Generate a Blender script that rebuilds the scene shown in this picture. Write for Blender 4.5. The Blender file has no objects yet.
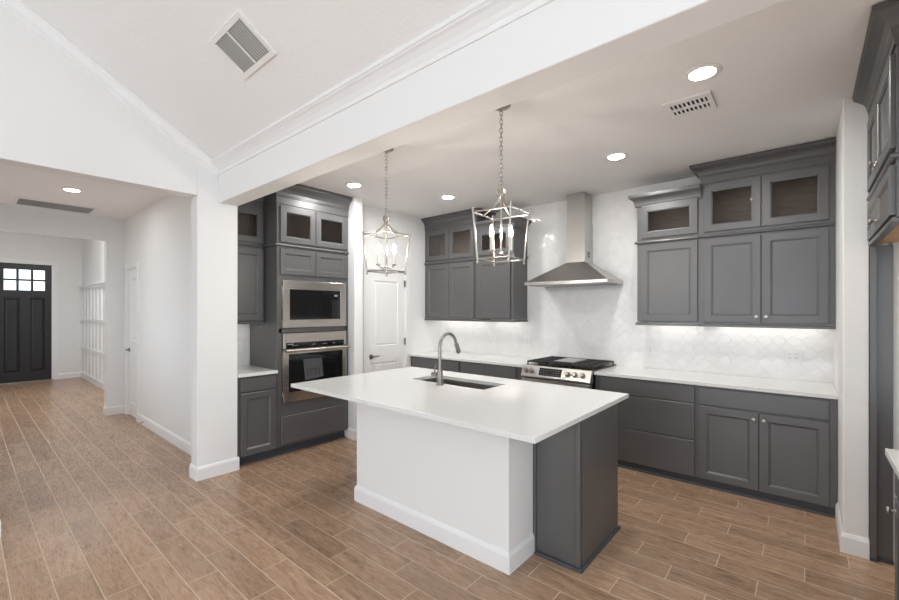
import bpy, bmesh, math, random
from mathutils import Vector, Matrix
random.seed(7)
PI = math.pi
scene = bpy.context.scene
COL = scene.collection

# ------------------------------------------------------------------ camera, world, exposure
cam_data = bpy.data.cameras.new('camera')
cam_data.sensor_fit = 'HORIZONTAL'; cam_data.sensor_width = 36.0
cam_data.lens = 417.92 / 899 * 36.0
cam_data.shift_y = 10.09 / 899
cam_data.clip_start = 0.05; cam_data.clip_end = 200
cam = bpy.data.objects.new('camera', cam_data); COL.objects.link(cam)
cam.location = (0, 0, 1.54); cam.rotation_euler = (PI / 2, 0, 0.706534)
scene.camera = cam

world = bpy.data.worlds.new('world'); scene.world = world; world.use_nodes = True
bg = world.node_tree.nodes['Background']
bg.inputs[0].default_value = (0.84, 0.925, 1.0, 1); bg.inputs[1].default_value = 1.32
# unseen fill light added under the entry ceiling to brighten the entry
al = bpy.data.lights.new('entry_fill', 'AREA'); al.shape = 'DISK'; al.size = 0.5; al.energy = 24; al.color = (0.97, 0.985, 1.0)
alo = bpy.data.objects.new('entry_fill', al); COL.objects.link(alo); alo.location = (-9.2, 1.25, 3.38)
scene.view_settings.view_transform = 'Standard'; scene.view_settings.look = 'None'
scene.view_settings.gamma = 1.0; scene.view_settings.use_curve_mapping = False
scene.view_settings.exposure = 1.04
DOWNLIGHT = 165.0      # radiance of the recessed lights
STRIP = 7.0           # radiance of the under-cabinet strips
BULB = 190.0
scene.cycles.use_denoising = True
scene.cycles.max_bounces = 10; scene.cycles.diffuse_bounces = 6
scene.cycles.sample_clamp_indirect = 6.0
scene.cycles.caustics_reflective = False; scene.cycles.caustics_refractive = False

# ------------------------------------------------------------------ material helpers
class NT:
    def __init__(s, name):
        s.m = bpy.data.materials.new(name); s.m.use_nodes = True
        s.t = s.m.node_tree; s.n = s.t.nodes; s.l = s.t.links
        s.b = s.n['Principled BSDF']
    def node(s, typ, **kw):
        n = s.n.new(typ)
        for k, v in kw.items(): setattr(n, k, v)
        return n
    def link(s, a, b): s.l.new(a, b)
    def setin(s, inp, v):
        if hasattr(v, 'is_output'): s.l.new(v, inp)
        else: inp.default_value = v
    def math(s, op, a, b=0.0, c=0.0, clamp=False):
        n = s.node('ShaderNodeMath', operation=op); n.use_clamp = clamp
        s.setin(n.inputs[0], a); s.setin(n.inputs[1], b)
        if op in ('MULTIPLY_ADD', 'WRAP', 'SMOOTH_MIN', 'COMPARE'): s.setin(n.inputs[2], c)
        return n.outputs[0]
    def xyz(s, coord='Object'):
        tc = s.node('ShaderNodeTexCoord'); sp = s.node('ShaderNodeSeparateXYZ')
        s.link(tc.outputs[coord], sp.inputs[0]); return sp.outputs[0], sp.outputs[1], sp.outputs[2]
    def comb(s, x=0.0, y=0.0, z=0.0):
        n = s.node('ShaderNodeCombineXYZ'); s.setin(n.inputs[0], x); s.setin(n.inputs[1], y); s.setin(n.inputs[2], z)
        return n.outputs[0]
    def noise(s, vec, scale=5.0, detail=2.0, rough=0.5, dist=0.0):
        n = s.node('ShaderNodeTexNoise'); s.setin(n.inputs['Vector'], vec)
        n.inputs['Scale'].default_value = scale; n.inputs['Detail'].default_value = detail
        n.inputs['Roughness'].default_value = rough; n.inputs['Distortion'].default_value = dist
        return n.outputs['Fac']
    def white(s, vec):
        n = s.node('ShaderNodeTexWhiteNoise', noise_dimensions='3D'); s.setin(n.inputs['Vector'], vec)
        return n.outputs['Value'], n.outputs['Color']
    def mix(s, f, a, b, typ='MIX'):
        n = s.node('ShaderNodeMix', data_type='RGBA', blend_type=typ)
        s.setin(n.inputs[0], f); s.setin(n.inputs[6], a); s.setin(n.inputs[7], b); return n.outputs[2]
    def ramp(s, f, stops):
        n = s.node('ShaderNodeValToRGB'); e = n.color_ramp.elements
        while len(e) < len(stops): e.new(0.5)
        for i, (p, c) in enumerate(stops): e[i].position = p; e[i].color = (*c, 1)
        s.setin(n.inputs[0], f); return n.outputs[0]
    def bump(s, h, dist, strength=1.0):
        n = s.node('ShaderNodeBump'); n.inputs['Strength'].default_value = strength
        n.inputs['Distance'].default_value = dist; s.setin(n.inputs['Height'], h)
        s.link(n.outputs[0], s.b.inputs['Normal'])

def simple(name, col, rough=0.5, metal=0.0, bump=None, spec=0.5, coat=0.0):
    t = NT(name); b = t.b
    b.inputs['Base Color'].default_value = (*col, 1); b.inputs['Roughness'].default_value = rough
    b.inputs['Metallic'].default_value = metal; b.inputs['Specular IOR Level'].default_value = spec
    b.inputs['Coat Weight'].default_value = coat
    if bump:
        tc = t.node('ShaderNodeTexCoord')
        t.bump(t.noise(tc.outputs['Object'], bump[0], 3.0), bump[1])
    return t.m

def emit(name, col, strength):
    t = NT(name); t.b.inputs['Base Color'].default_value = (*col, 1)
    t.b.inputs['Emission Color'].default_value = (*col, 1); t.b.inputs['Emission Strength'].default_value = strength
    return t.m

M = {}
M['wall'] = simple('painted_drywall', (0.815, 0.815, 0.81), 0.85, bump=(90, 0.0012))
M['ceiling'] = simple('textured_ceiling_paint', (0.87, 0.865, 0.86), 0.9, bump=(60, 0.003))
M['trim'] = simple('white_trim_paint', (0.84, 0.84, 0.84), 0.45)
M['plastic'] = simple('white_plastic', (0.85, 0.85, 0.84), 0.4)
M['dark_slot'] = simple('dark_slot', (0.03, 0.03, 0.03), 0.7)
M['vent_dark'] = simple('duct_shadow', (0.16, 0.16, 0.16), 0.8)
M['shoe'] = simple('charcoal_toe_paint', (0.055, 0.06, 0.07), 0.5)
M['vent_grey'] = simple('grey_duct_shade', (0.52, 0.52, 0.51), 0.7)  # flat grey behind the vault slats, standing in for the shade inside
M['black_iron'] = simple('cast_iron', (0.03, 0.028, 0.026), 0.5, bump=(300, 0.0004))
M['black_glass'] = simple('black_glass', (0.008, 0.008, 0.009), 0.06)
M['black_gloss'] = simple('black_enamel', (0.018, 0.018, 0.018), 0.2)
M['nickel'] = simple('brushed_nickel', (0.42, 0.395, 0.36), 0.30, 1.0)
M['pewter'] = simple('dark_nickel', (0.32, 0.30, 0.28), 0.3, 1.0)
M['black_paint'] = simple('black_door_paint', (0.012, 0.012, 0.013), 0.38, bump=(40, 0.001))
M['candle'] = simple('candle_sleeve', (0.75, 0.72, 0.66), 0.4)
M['paper'] = simple('grey_manual_paper', (0.075, 0.075, 0.08), 0.6)
M['paper_ink'] = simple('grey_manual_ink', (0.045, 0.045, 0.048), 0.6)
M['cord'] = simple('cable_sleeve', (0.30, 0.24, 0.19), 0.6)
M['key'] = simple('key_marking', (0.30, 0.30, 0.31), 0.5)
M['display'] = simple('display_glass', (0.010, 0.011, 0.013), 0.3, spec=0.3)
M['bulb'] = emit('lit_bulb', (1.0, 0.91, 0.80), BULB)
M['light'] = emit('lit_diffuser', (1.0, 0.985, 0.965), DOWNLIGHT)
M['light_hall'] = emit('lit_hall_diffuser', (1.0, 0.985, 0.965), 60.0)
M['strip'] = emit('lit_led_strip', (1.0, 0.95, 0.89), STRIP)

def cabinet_mat():
    t = NT('grey_cabinet_paint'); tc = t.node('ShaderNodeTexCoord')
    n = t.noise(tc.outputs['Object'], 2.5, 3.0)
    c = t.ramp(n, [(0.3, (0.080, 0.079, 0.080)), (0.7, (0.089, 0.088, 0.089))])
    t.link(c, t.b.inputs['Base Color']); t.b.inputs['Roughness'].default_value = 0.38; t.b.inputs['Specular IOR Level'].default_value = 1.0
    return t.m
M['cab'] = cabinet_mat()

def wood_inner():
    t = NT('cabinet_interior_wood'); x, y, z = t.xyz()
    g = t.noise(t.comb(t.math('MULTIPLY', x, 1.2), t.math('MULTIPLY', y, 6.0), t.math('MULTIPLY', z, 14.0)), 5.0, 4.0, 0.6, 0.6)
    t.link(t.ramp(g, [(0.3, (0.24, 0.185, 0.155)), (0.7, (0.36, 0.29, 0.25))]), t.b.inputs['Base Color'])
    t.b.inputs['Roughness'].default_value = 0.5; return t.m
M['inner'] = wood_inner()

def raw_ply():
    t = NT('raw_maple_underside'); x, y, z = t.xyz()
    g = t.noise(t.comb(t.math('MULTIPLY', x, 12.0), t.math('MULTIPLY', y, 2.0), z), 4.0, 3.0, 0.5, 0.4)
    t.link(t.ramp(g, [(0.3, (0.48, 0.26, 0.12)), (0.7, (0.62, 0.38, 0.20))]), t.b.inputs['Base Color'])
    t.b.inputs['Roughness'].default_value = 0.5; return t.m
M['ply'] = raw_ply()

def quartz():
    t = NT('white_quartz'); tc = t.node('ShaderNodeTexCoord')
    n = t.noise(tc.outputs['Object'], 160.0, 2.0)
    t.link(t.ramp(n, [(0.30, (0.70, 0.70, 0.69)), (0.55, (0.77, 0.77, 0.76))]), t.b.inputs['Base Color'])
    t.b.inputs['Roughness'].default_value = 0.14; return t.m
M['quartz'] = quartz()

def steel(name, sx, sy, sz, col=(0.56, 0.545, 0.53), rough=0.30):
    t = NT(name); x, y, z = t.xyz()
    n = t.noise(t.comb(t.math('MULTIPLY', x, sx), t.math('MULTIPLY', y, sy), t.math('MULTIPLY', z, sz)), 6.0, 2.0)
    t.b.inputs['Base Color'].default_value = (*col, 1); t.b.inputs['Metallic'].default_value = 1.0
    t.link(t.math('MULTIPLY_ADD', n, 0.08, rough - 0.04), t.b.inputs['Roughness'])
    return t.m
M['steel'] = steel('brushed_steel', 1.0, 1.0, 60.0)
M['steel_warm'] = steel('brushed_appliance_steel', 0.4, 0.4, 60.0, (0.62, 0.575, 0.53), 0.26)
M['steel_sink'] = steel('sink_steel', 30.0, 1.0, 1.0, (0.50, 0.47, 0.44), 0.32)

def glass(name, tint, facing=0.08):
    t = NT(name); t.n.remove(t.b)
    tr = t.node('ShaderNodeBsdfTransparent'); tr.inputs[0].default_value = (*tint, 1)
    gl = t.node('ShaderNodeBsdfGlossy'); gl.inputs['Roughness'].default_value = 0.02
    fr = t.node('ShaderNodeFresnel'); fr.inputs[0].default_value = 1.38
    mx = t.node('ShaderNodeMixShader')
    t.link(fr.outputs[0], mx.inputs[0]); t.link(tr.outputs[0], mx.inputs[1]); t.link(gl.outputs[0], mx.inputs[2])
    t.link(mx.outputs[0], t.n['Material Output'].inputs[0]); return t.m
M['glass'] = glass('cabinet_glass', (0.92, 0.91, 0.90))
M['clear'] = glass('door_lite_glass', (0.95, 0.97, 0.97))

PW, PL, PY0 = 0.163, 0.61, 0.340
def floor_mat():
    t = NT('wood_look_tile'); x, y, z = t.xyz()
    r = t.math('DIVIDE', t.math('SUBTRACT', y, PY0), PW)
    row = t.math('FLOOR', r); fy = t.math('FRACT', r)
    m3 = t.math('FLOORED_MODULO', row, 3.0)
    q = t.math('ADD', t.math('DIVIDE', t.math('ADD', x, 0.21), PL), t.math('DIVIDE', m3, 3.0))
    colm = t.math('FLOOR', q); fx = t.math('FRACT', q)
    ex = t.math('MULTIPLY', t.math('MINIMUM', fx, t.math('SUBTRACT', 1.0, fx)), PL)
    ey = t.math('MULTIPLY', t.math('MINIMUM', fy, t.math('SUBTRACT', 1.0, fy)), PW)
    e = t.math('MINIMUM', ex, ey)
    grout = t.math('LESS_THAN', e, 0.0021)
    wv, wc = t.white(t.comb(row, colm, 3.0))
    wv2, _ = t.white(t.comb(row, colm, 11.0))
    # wood grain, stretched along the plank and shifted per plank
    off = t.math('MULTIPLY', wv, 40.0)
    gx = t.math('ADD', t.math('MULTIPLY', x, 1.6), off); gy = t.math('ADD', t.math('MULTIPLY', y, 13.0), t.math('MULTIPLY', wv2, 30.0))
    big = t.noise(t.comb(gx, gy, 0.0), 1.6, 4.0, 0.6, 1.6)
    fine = t.noise(t.comb(t.math('MULTIPLY', gx, 3.0), t.math('MULTIPLY', gy, 9.0), 2.0), 3.0, 3.0, 0.6, 0.3)
    rings = t.math('SINE', t.math('MULTIPLY', big, 46.0))
    ringf = t.math('MULTIPLY_ADD', rings, 0.5, 0.5)
    c = t.ramp(big, [(0.28, (0.220, 0.130, 0.074)), (0.47, (0.360, 0.224, 0.139)), (0.68, (0.470, 0.310, 0.204))])
    c = t.mix(t.math('MULTIPLY', t.math('POWER', ringf, 3.0), 0.22), c, (0.20, 0.120, 0.074, 1))
    c = t.mix(t.math('MULTIPLY', t.math('SUBTRACT', fine, 0.42, 0, True), 1.1), c, (0.57, 0.41, 0.295, 1))
    # knots
    vo = t.node('ShaderNodeTexVoronoi'); t.link(t.comb(t.math('MULTIPLY', gx, 0.75), t.math('MULTIPLY', gy, 0.20), 0.0), vo.inputs['Vector']); vo.inputs['Scale'].default_value = 1.0
    kn = t.math('SUBTRACT', 1.0, t.math('MULTIPLY', vo.outputs['Distance'], 9.0), 0, True)
    c = t.mix(t.math('MULTIPLY', kn, 0.75), c, (0.11, 0.068, 0.045, 1))
    # per-plank tone
    v = t.math('MULTIPLY_ADD', wv2, 0.22, 0.88)
    c = t.mix(1.0, c, t.comb(v, v, v), 'MULTIPLY')
    c = t.mix(grout, c, (0.66, 0.54, 0.43, 1))
    t.link(c, t.b.inputs['Base Color'])
    t.link(t.math('ADD', t.math('MULTIPLY_ADD', fine, 0.12, 0.22), t.math('MULTIPLY', grout, 0.4)), t.b.inputs['Roughness'])
    t.b.inputs['Specular IOR Level'].default_value = 0.5
    edge = t.math('MULTIPLY', e, 250.0, 0, True)
    t.bump(t.math('ADD', edge, t.math('MULTIPLY', fine, 0.12)), 0.0012, 0.8)
    return t.m
M['floor'] = floor_mat()

def tile_mat():
    """Glossy white lantern-shaped mosaic: staggered cells that each tilt a little."""
    t = NT('white_lantern_tile'); x, y, z = t.xyz()
    h = t.math('ADD', x, y)
    S = 0.074
    wob = t.math('MULTIPLY', t.math('SINE', t.math('MULTIPLY', h, 2 * PI / (S * 1.414))), 0.005)
    wob2 = t.math('MULTIPLY', t.math('SINE', t.math('MULTIPLY', z, 2 * PI / (S * 1.414))), 0.005)
    u = t.math('DIVIDE', t.math('ADD', t.math('MULTIPLY', t.math('ADD', h, z), 0.7071), wob), S)
    v = t.math('DIVIDE', t.math('ADD', t.math('MULTIPLY', t.math('SUBTRACT', h, z), 0.7071), wob2), S)
    fu = t.math('FRACT', u); fv = t.math('FRACT', v)
    du = t.math('MINIMUM', fu, t.math('SUBTRACT', 1.0, fu)); dv = t.math('MINIMUM', fv, t.math('SUBTRACT', 1.0, fv))
    d = t.math('MINIMUM', du, dv)
    _, wc = t.white(t.comb(t.math('FLOOR', u), t.math('FLOOR', v), 0.0))
    sp = t.node('ShaderNodeSeparateColor'); t.link(wc, sp.inputs[0])
    a = t.math('MULTIPLY', t.math('SUBTRACT', sp.outputs[0], 0.5), fu); b = t.math('MULTIPLY', t.math('SUBTRACT', sp.outputs[1], 0.5), fv)
    pil = t.math('POWER', t.math('MULTIPLY', d, 7.0, 0, True), 0.6)
    hh = t.math('ADD', t.math('MULTIPLY', pil, 0.22), t.math('MULTIPLY', t.math('ADD', a, b), 1.5))
    g = t.math('LESS_THAN', d, 0.016)
    base = t.mix(g, (0.86, 0.855, 0.845, 1), (0.82, 0.815, 0.805, 1))
    tone = t.math('MULTIPLY_ADD', sp.outputs[2], 0.05, 0.95)
    t.link(t.mix(1.0, base, t.comb(tone, tone, tone), 'MULTIPLY'), t.b.inputs['Base Color'])
    t.link(t.math('MULTIPLY_ADD', g, 0.4, 0.10), t.b.inputs['Roughness'])
    t.bump(hh, 0.0026, 1.0); return t.m
M['tile'] = tile_mat()

# ------------------------------------------------------------------ mesh builder
class MB:
    def __init__(s): s.v = []; s.f = []; s.sm = []
    def add(s, vs, fs, smooth=False):
        o = len(s.v); s.v += [tuple(v) for v in vs]
        for f in fs: s.f.append([i + o for i in f]); s.sm.append(smooth)
        return s
    def box(s, x0, x1, y0, y1, z0, z1):
        x0, x1 = min(x0, x1), max(x0, x1); y0, y1 = min(y0, y1), max(y0, y1); z0, z1 = min(z0, z1), max(z0, z1)
        return s.add([(x0, y0, z0), (x1, y0, z0), (x1, y1, z0), (x0, y1, z0), (x0, y0, z1), (x1, y0, z1), (x1, y1, z1), (x0, y1, z1)],
              [(0, 3, 2, 1), (4, 5, 6, 7), (0, 1, 5, 4), (1, 2, 6, 5), (2, 3, 7, 6), (3, 0, 4, 7)])
    def hexa(s, bot, top):
        return s.add(list(bot) + list(top), [(0, 3, 2, 1), (4, 5, 6, 7), (0, 1, 5, 4), (1, 2, 6, 5), (2, 3, 7, 6), (3, 0, 4, 7)])
    def prism(s, poly, axis, a0, a1):
        """poly: 2-D points in the two remaining axes (in x,y,z order), extruded along axis."""
        def P(p, a): return {'x': (a, p[0], p[1]), 'y': (p[0], a, p[1]), 'z': (p[0], p[1], a)}[axis]
        n = len(poly); vs = [P(p, a0) for p in poly] + [P(p, a1) for p in poly]
        return s.add(vs, [tuple(range(n))[::-1], tuple(range(n, 2 * n))] + [(i, (i + 1) % n, (i + 1) % n + n, i + n) for i in range(n)])
    def beam(s, p0, p1, n1, n2, prof):
        """profile (a,b) swept from p0 to p1; the section lies in n1,n2."""
        p0, p1, n1, n2 = Vector(p0), Vector(p1), Vector(n1), Vector(n2); n = len(prof)
        vs = [p0 + n1 * a + n2 * b for a, b in prof] + [p1 + n1 * a + n2 * b for a, b in prof]
        return s.add(vs, [tuple(range(n))[::-1], tuple(range(n, 2 * n))] + [(i, (i + 1) % n, (i + 1) % n + n, i + n) for i in range(n)])
    def sweep(s, path, prof, z=0.0):
        """closed profile (out,height) along a horizontal polyline, mitred; out = right of travel."""
        pts = [Vector(p) for p in path]; n = len(pts); k = len(prof); rings = []
        for i, p in enumerate(pts):
            ns = []
            if i > 0: d = (pts[i] - pts[i - 1]).normalized(); ns.append(Vector((d.y, -d.x)))
            if i < n - 1: d = (pts[i + 1] - pts[i]).normalized(); ns.append(Vector((d.y, -d.x)))
            if len(ns) == 2:
                m = ns[0] + ns[1]; m = m / (1 + ns[0].dot(ns[1]))
            else: m = ns[0]
            rings.append([(p.x + m.x * o, p.y + m.y * o, z + h) for o, h in prof])
        vs = [v for r in rings for v in r]; fs = []
        for i in range(n - 1):
            for j in range(k):
                a, b = i * k + j, i * k + (j + 1) % k; fs.append((a, b, b + k, a + k))
        fs += [tuple(range(k))[::-1], tuple(range((n - 1) * k, n * k))]
        return s.add(vs, fs)
    def tube(s, path, r, seg=10, closed=False):
        pts = [Vector(p) for p in path]; n = len(pts); vs = []; fs = []; up = None
        for i, p in enumerate(pts):
            if closed: d = (pts[(i + 1) % n] - pts[i - 1]).normalized()
            else: d = (pts[min(i + 1, n - 1)] - pts[max(i - 1, 0)]).normalized()
            if up is None:
                up = Vector((0, 0, 1)) if abs(d.z) < 0.9 else Vector((1, 0, 0))
            a = d.cross(up).normalized(); up = a.cross(d).normalized()
            rr = r[i] if isinstance(r, (list, tuple)) else r
            for j in range(seg):
                t = 2 * PI * j / seg; vs.append(p + (a * math.cos(t) + up * math.sin(t)) * rr)
        for i in range(n if closed else n - 1):
            for j in range(seg):
                i2 = (i + 1) % n
                fs.append((i * seg + j, i * seg + (j + 1) % seg, i2 * seg + (j + 1) % seg, i2 * seg + j))
        s.add(vs, fs, True)
        if not closed:
            s.add([vs[j] for j in range(seg)], [tuple(range(seg))[::-1]])
            s.add([vs[(n - 1) * seg + j] for j in range(seg)], [tuple(range(seg))])
        return s
    def lathe(s, prof, c=(0, 0, 0), seg=24, axis='z'):
        """profile (r,h) about an axis through c."""
        vs = []; fs = []; k = len(prof)
        for j in range(seg):
            t = 2 * PI * j / seg
            for r, h in prof:
                a, b = r * math.cos(t), r * math.sin(t)
                p = {'z': (a, b, h), 'y': (a, h, b), 'x': (h, a, b)}[axis]
                vs.append((p[0] + c[0], p[1] + c[1], p[2] + c[2]))
        for j in range(seg):
            j2 = (j + 1) % seg
            for i in range(k - 1): fs.append((j * k + i, j2 * k + i, j2 * k + i + 1, j * k + i + 1))
        s.add(vs, fs, True)
        for i in (0, k - 1):
            if prof[i][0] > 1e-6: s.add([vs[j * k + i] for j in range(seg)], [tuple(range(seg))])
        return s
    def build(s, name, mat, parent=None, bevel=0.0, **tags):
        me = bpy.data.meshes.new(name); me.from_pydata(s.v, [], s.f)
        for p, sm in zip(me.polygons, s.sm): p.use_smooth = sm
        bm = bmesh.new(); bm.from_mesh(me)
        bmesh.ops.remove_doubles(bm, verts=bm.verts, dist=1e-5)
        bmesh.ops.recalc_face_normals(bm, faces=bm.faces); bm.to_mesh(me); bm.free()
        if any(s.sm): me.set_sharp_from_angle(angle=math.radians(40))
        me.materials.append(M[mat]); o = bpy.data.objects.new(name, me); COL.objects.link(o)
        if parent: o.parent = parent
        if bevel:
            b = o.modifiers.new('bevel', 'BEVEL'); b.width = bevel; b.segments = 2; b.limit_method = 'ANGLE'; b.angle_limit = math.radians(50)
        for k_, v_ in tags.items(): o[k_] = v_
        return o

def thing(name, label, cat, loc=(0, 0, 0), rz=0.0, group=None):
    o = bpy.data.objects.new(name, None); COL.objects.link(o); o.empty_display_size = 0.1
    o.location = loc; o.rotation_euler = (0, 0, rz); o['label'] = label; o['category'] = cat
    if group: o['group'] = group
    return o
def tag(o, label, cat, group=None):
    o['label'] = label; o['category'] = cat
    if group: o['group'] = group
    return o
def struct(mb, name, mat, parent=None, bevel=0.0):
    o = mb.build(name, mat, parent, bevel)
    if not parent: o['kind'] = 'structure'
    return o
def dup(root, loc, rz, label):
    r = root.copy(); COL.objects.link(r); r.location = loc; r.rotation_euler = (0, 0, rz); r['label'] = label
    for ch in list(root.children):
        c = ch.copy(); COL.objects.link(c); c.parent = r
        for g in ch.children:
            d = g.copy(); COL.objects.link(d); d.parent = c
    return r

# ------------------------------------------------------------------ the setting
ZC = 2.89                      # flat ceilings
XW, XWb = -4.175, -4.335       # gable wall, front and back face
BF, BB = 1.57, 1.74            # beam, great-room and kitchen face
SL = 0.62                      # slope of the vault
YR, YL = -1.3, -4.2            # ridge, far eave
ZE = 2.90
def zs(y): return ZE + SL * (1.545 - y) if y >= YR else ZE + SL * (1.545 - YR) - SL * (YR - y)

struct(MB().box(-13.4, 3.4, -5.2, 5.2, -0.12, 0), 'floor', 'floor')

# gable wall with the wide opening to the hall, plus the pier beside the kitchen
g = MB()
g.box(XWb, XW, 1.39, BB + 0.0, 0, ZC + 0.05)
g.prism([(1.39, 2.575), (1.39, ZC + 0.05), (BB, ZC + 0.05), (BB, zs(BB)), (YR, zs(YR) + 0.1), (YL, ZE), (YL, 0), (0.168, 0), (0.168, 2.575)], 'x', XWb, XW)
struct(g, 'wall_left', 'wall', bevel=0.006)
struct(MB().box(XW, 3.4, BF, BB, 2.54, ZC + 0.25), 'beam', 'wall', bevel=0.006)
# vaulted great-room ceiling
v = MB()
v.prism([(1.60, zs(1.60)), (YR, zs(YR)), (YR, zs(YR) + 0.1), (1.60, zs(1.60) + 0.1)], 'x', XWb, 3.4)
v.prism([(YR, zs(YR)), (YL, zs(YL)), (YL, zs(YL) + 0.1), (YR, zs(YR) + 0.1)], 'x', XWb, 3.4)
struct(v, 'ceiling_vault', 'ceiling')
struct(MB().box(-4.98, 1.15, BB, 5.0, ZC, ZC + 0.1), 'ceiling_kitchen', 'ceiling')
struct(MB().box(-7.90, XWb, -0.10, BB, ZC, ZC + 0.1), 'ceiling_hall', 'ceiling')
struct(MB().box(-12.9, -7.90, -0.6, 2.0, 3.4, 3.5), 'ceiling_entry', 'ceiling')

# kitchen walls
struct(MB().box(-4.98, -4.84, BB, 5.0, 0, ZC), 'wall_kitchen_left', 'wall')
struct(MB().box(-4.84, 0.178, 4.85, 5.0, 0, ZC), 'wall_back', 'wall')
struct(MB().box(-4.84, -4.08, 3.042, 3.162, 0, ZC), 'wall_oven_stub', 'wall', bevel=0.006)
w = MB()
w.box(-4.44, -4.32, 3.162, 3.42, 0, ZC).box(-4.44, -4.32, 4.10, 4.85, 0, ZC).box(-4.44, -4.32, 3.42, 4.10, 2.075, ZC)
struct(w, 'wall_pantry', 'wall')
struct(MB().box(0.178, 0.297, 3.657, 5.0, 0, ZC), 'wall_right_stub', 'wall', bevel=0.006)
struct(MB().box(0.402, 1.15, 3.70, 3.82, 0, ZC).box(0.297, 0.402, 3.75, 3.82, 0, ZC), 'wall_fridge_alcove', 'wall')
struct(MB().box(1.0, 1.15, BB, 3.70, 0, ZC), 'wall_right', 'wall')
# tiled surfaces
struct(MB().box(-4.32, 0.178, 4.842, 4.85, 0.88, ZC), 'wall_back_tile', 'tile')
struct(MB().box(-4.84, -4.832, BB, 2.142, 0.88, 1.45), 'wall_niche_tile', 'tile')

# hall and entry walls
w = MB()
w.box(-7.05, XWb, 1.60, BB, 0, ZC).box(-7.90, -7.62, 1.60, BB, 0, ZC).box(-7.62, -7.05, 1.60, BB, 2.14, ZC)
struct(w, 'wall_hall_right', 'wall')
w = MB()
w.box(-7.90, -7.76, 1.39, 1.60, 0, 3.4).prism([(-0.1, 2.56), (1.39, 2.56), (1.39, 3.4), (-0.1, 3.4)], 'x', -7.90, -7.76).box(-7.90, -7.76, -0.6, -0.1, 0, 3.4)
w.box(-7.90, -7.76, 1.60, 2.0, 0, 3.4)
struct(w, 'wall_hall_end', 'wall', bevel=0.005)
struct(MB().box(-7.76, XWb, -0.22, -0.10, 0, 0.9).box(-7.76, XWb, -0.22, -0.10, 2.3, ZC).box(-7.76, -7.0, -0.22, -0.10, 0.9, 2.3).box(-5.3, XWb, -0.22, -0.10, 0.9, 2.3), 'wall_hall_left', 'wall')  # unseen wall; its window opening is added to let daylight into the hall
struct(MB().box(-12.9, -7.90, 1.82, 2.0, 0, 3.4), 'wall_entry_right', 'wall')
w = MB()
w.box(-12.85, -12.70, 1.355, 1.82, 0, 3.4).box(-12.85, -12.70, -0.6, 0.39, 0, 3.4).box(-12.85, -12.70, 0.39, 1.355, 2.55, 3.4)
struct(w, 'wall_entry_end', 'wall')
struct(MB().box(-12.85, -7.9, -0.75, -0.6, 0, 0.6).box(-12.85, -7.9, -0.75, -0.6, 2.6, 3.4).box(-12.85, -11.6, -0.75, -0.6, 0.6, 2.6).box(-10.9, -7.9, -0.75, -0.6, 0.6, 2.6), 'wall_entry_left', 'wall')  # unseen wall with an added opening, sized for the light in the entry

# crown mouldings of the great room
CR = [(0, 0), (0.008, 0), (0.012, 0.012), (0.012, 0.026), (0.020, 0.036), (0.030, 0.052), (0.052, 0.074), (0.066, 0.082), (0.070, 0.088), (0.078, 0.092), (0.078, 0.112), (0.0, 0.15)]
struct(MB().beam((XW, BF, 2.800), (3.4, BF, 2.800), (0, -1, 0), (0, 0, 1), CR), 'trim_1', 'trim')
d = Vector((0, -1, SL)).normalized(); nrm = Vector((0, -SL, -1)).normalized()
p0 = Vector((XW, 1.545, zs(1.545))); p1 = Vector((XW, YR, zs(YR)))
CR2 = [(0, 0), (0.046, 0), (0.052, 0.012), (0.046, 0.018), (0.040, 0.020), (0.030, 0.034), (0.020, 0.056), (0.018, 0.070), (0.012, 0.072), (0.012, 0.094), (0.006, 0.100), (0, 0.104)]
struct(MB().beam(p0 + d * -0.06, p1, (1, 0, 0), nrm, CR2), 'trim_2', 'trim')

# baseboards
BP = [(0, 0), (0.014, 0), (0.014, 0.098), (0.010, 0.110), (0.004, 0.122), (0, 0.124)]
def baseboard(name, path): return struct(MB().sweep(path, BP), name, 'trim')
baseboard('baseboard_pier', [(XW, BB + 0.012), (XW, 1.39), (XWb, 1.39), (XWb, 1.60)][::1] if False else [(XWb, 1.39), (XW, 1.39), (XW, BB + 0.012)])
baseboard('baseboard_opening_left', [(XW, -1.2), (XW, 0.168), (XWb, 0.168)])
baseboard('baseboard_hall_right', [(-6.98, 1.60), (XWb, 1.60)])
baseboard('baseboard_hall_end', [(-7.90, 1.39), (-7.76, 1.39), (-7.76, 1.60), (-7.69, 1.60)])
baseboard('baseboard_oven_stub', [(-4.20, 3.042), (-4.08, 3.042), (-4.08, 3.162), (-4.32, 3.162), (-4.32, 3.345)])
baseboard('baseboard_right_stub', [(0.178, 4.26), (0.178, 3.657), (0.297, 3.657)])
baseboard('baseboard_entry_end', [(-12.70, 1.42), (-12.70, 1.82)])

# board-and-batten wainscot in the entry
b = MB()
b.box(-12.70, -7.92, 1.80, 1.82, 2.00, 2.06).box(-12.70, -7.92, 1.765, 1.82, 2.06, 2.085)
b.box(-12.70, -7.92, 1.80, 1.82, 1.275, 1.345).box(-12.70, -7.92, 1.80, 1.82, 0.645, 0.715).box(-12.70, -7.92, 1.80, 1.82, 0, 0.13)
for i in range(14):
    x = -12.66 + i * 0.345
    for z0, z1 in ((0.13, 0.645), (0.715, 1.275), (1.345, 2.00)): b.box(x, x + 0.06, 1.804, 1.82, z0, z1)
struct(b, 'trim_3', 'trim')

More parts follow.
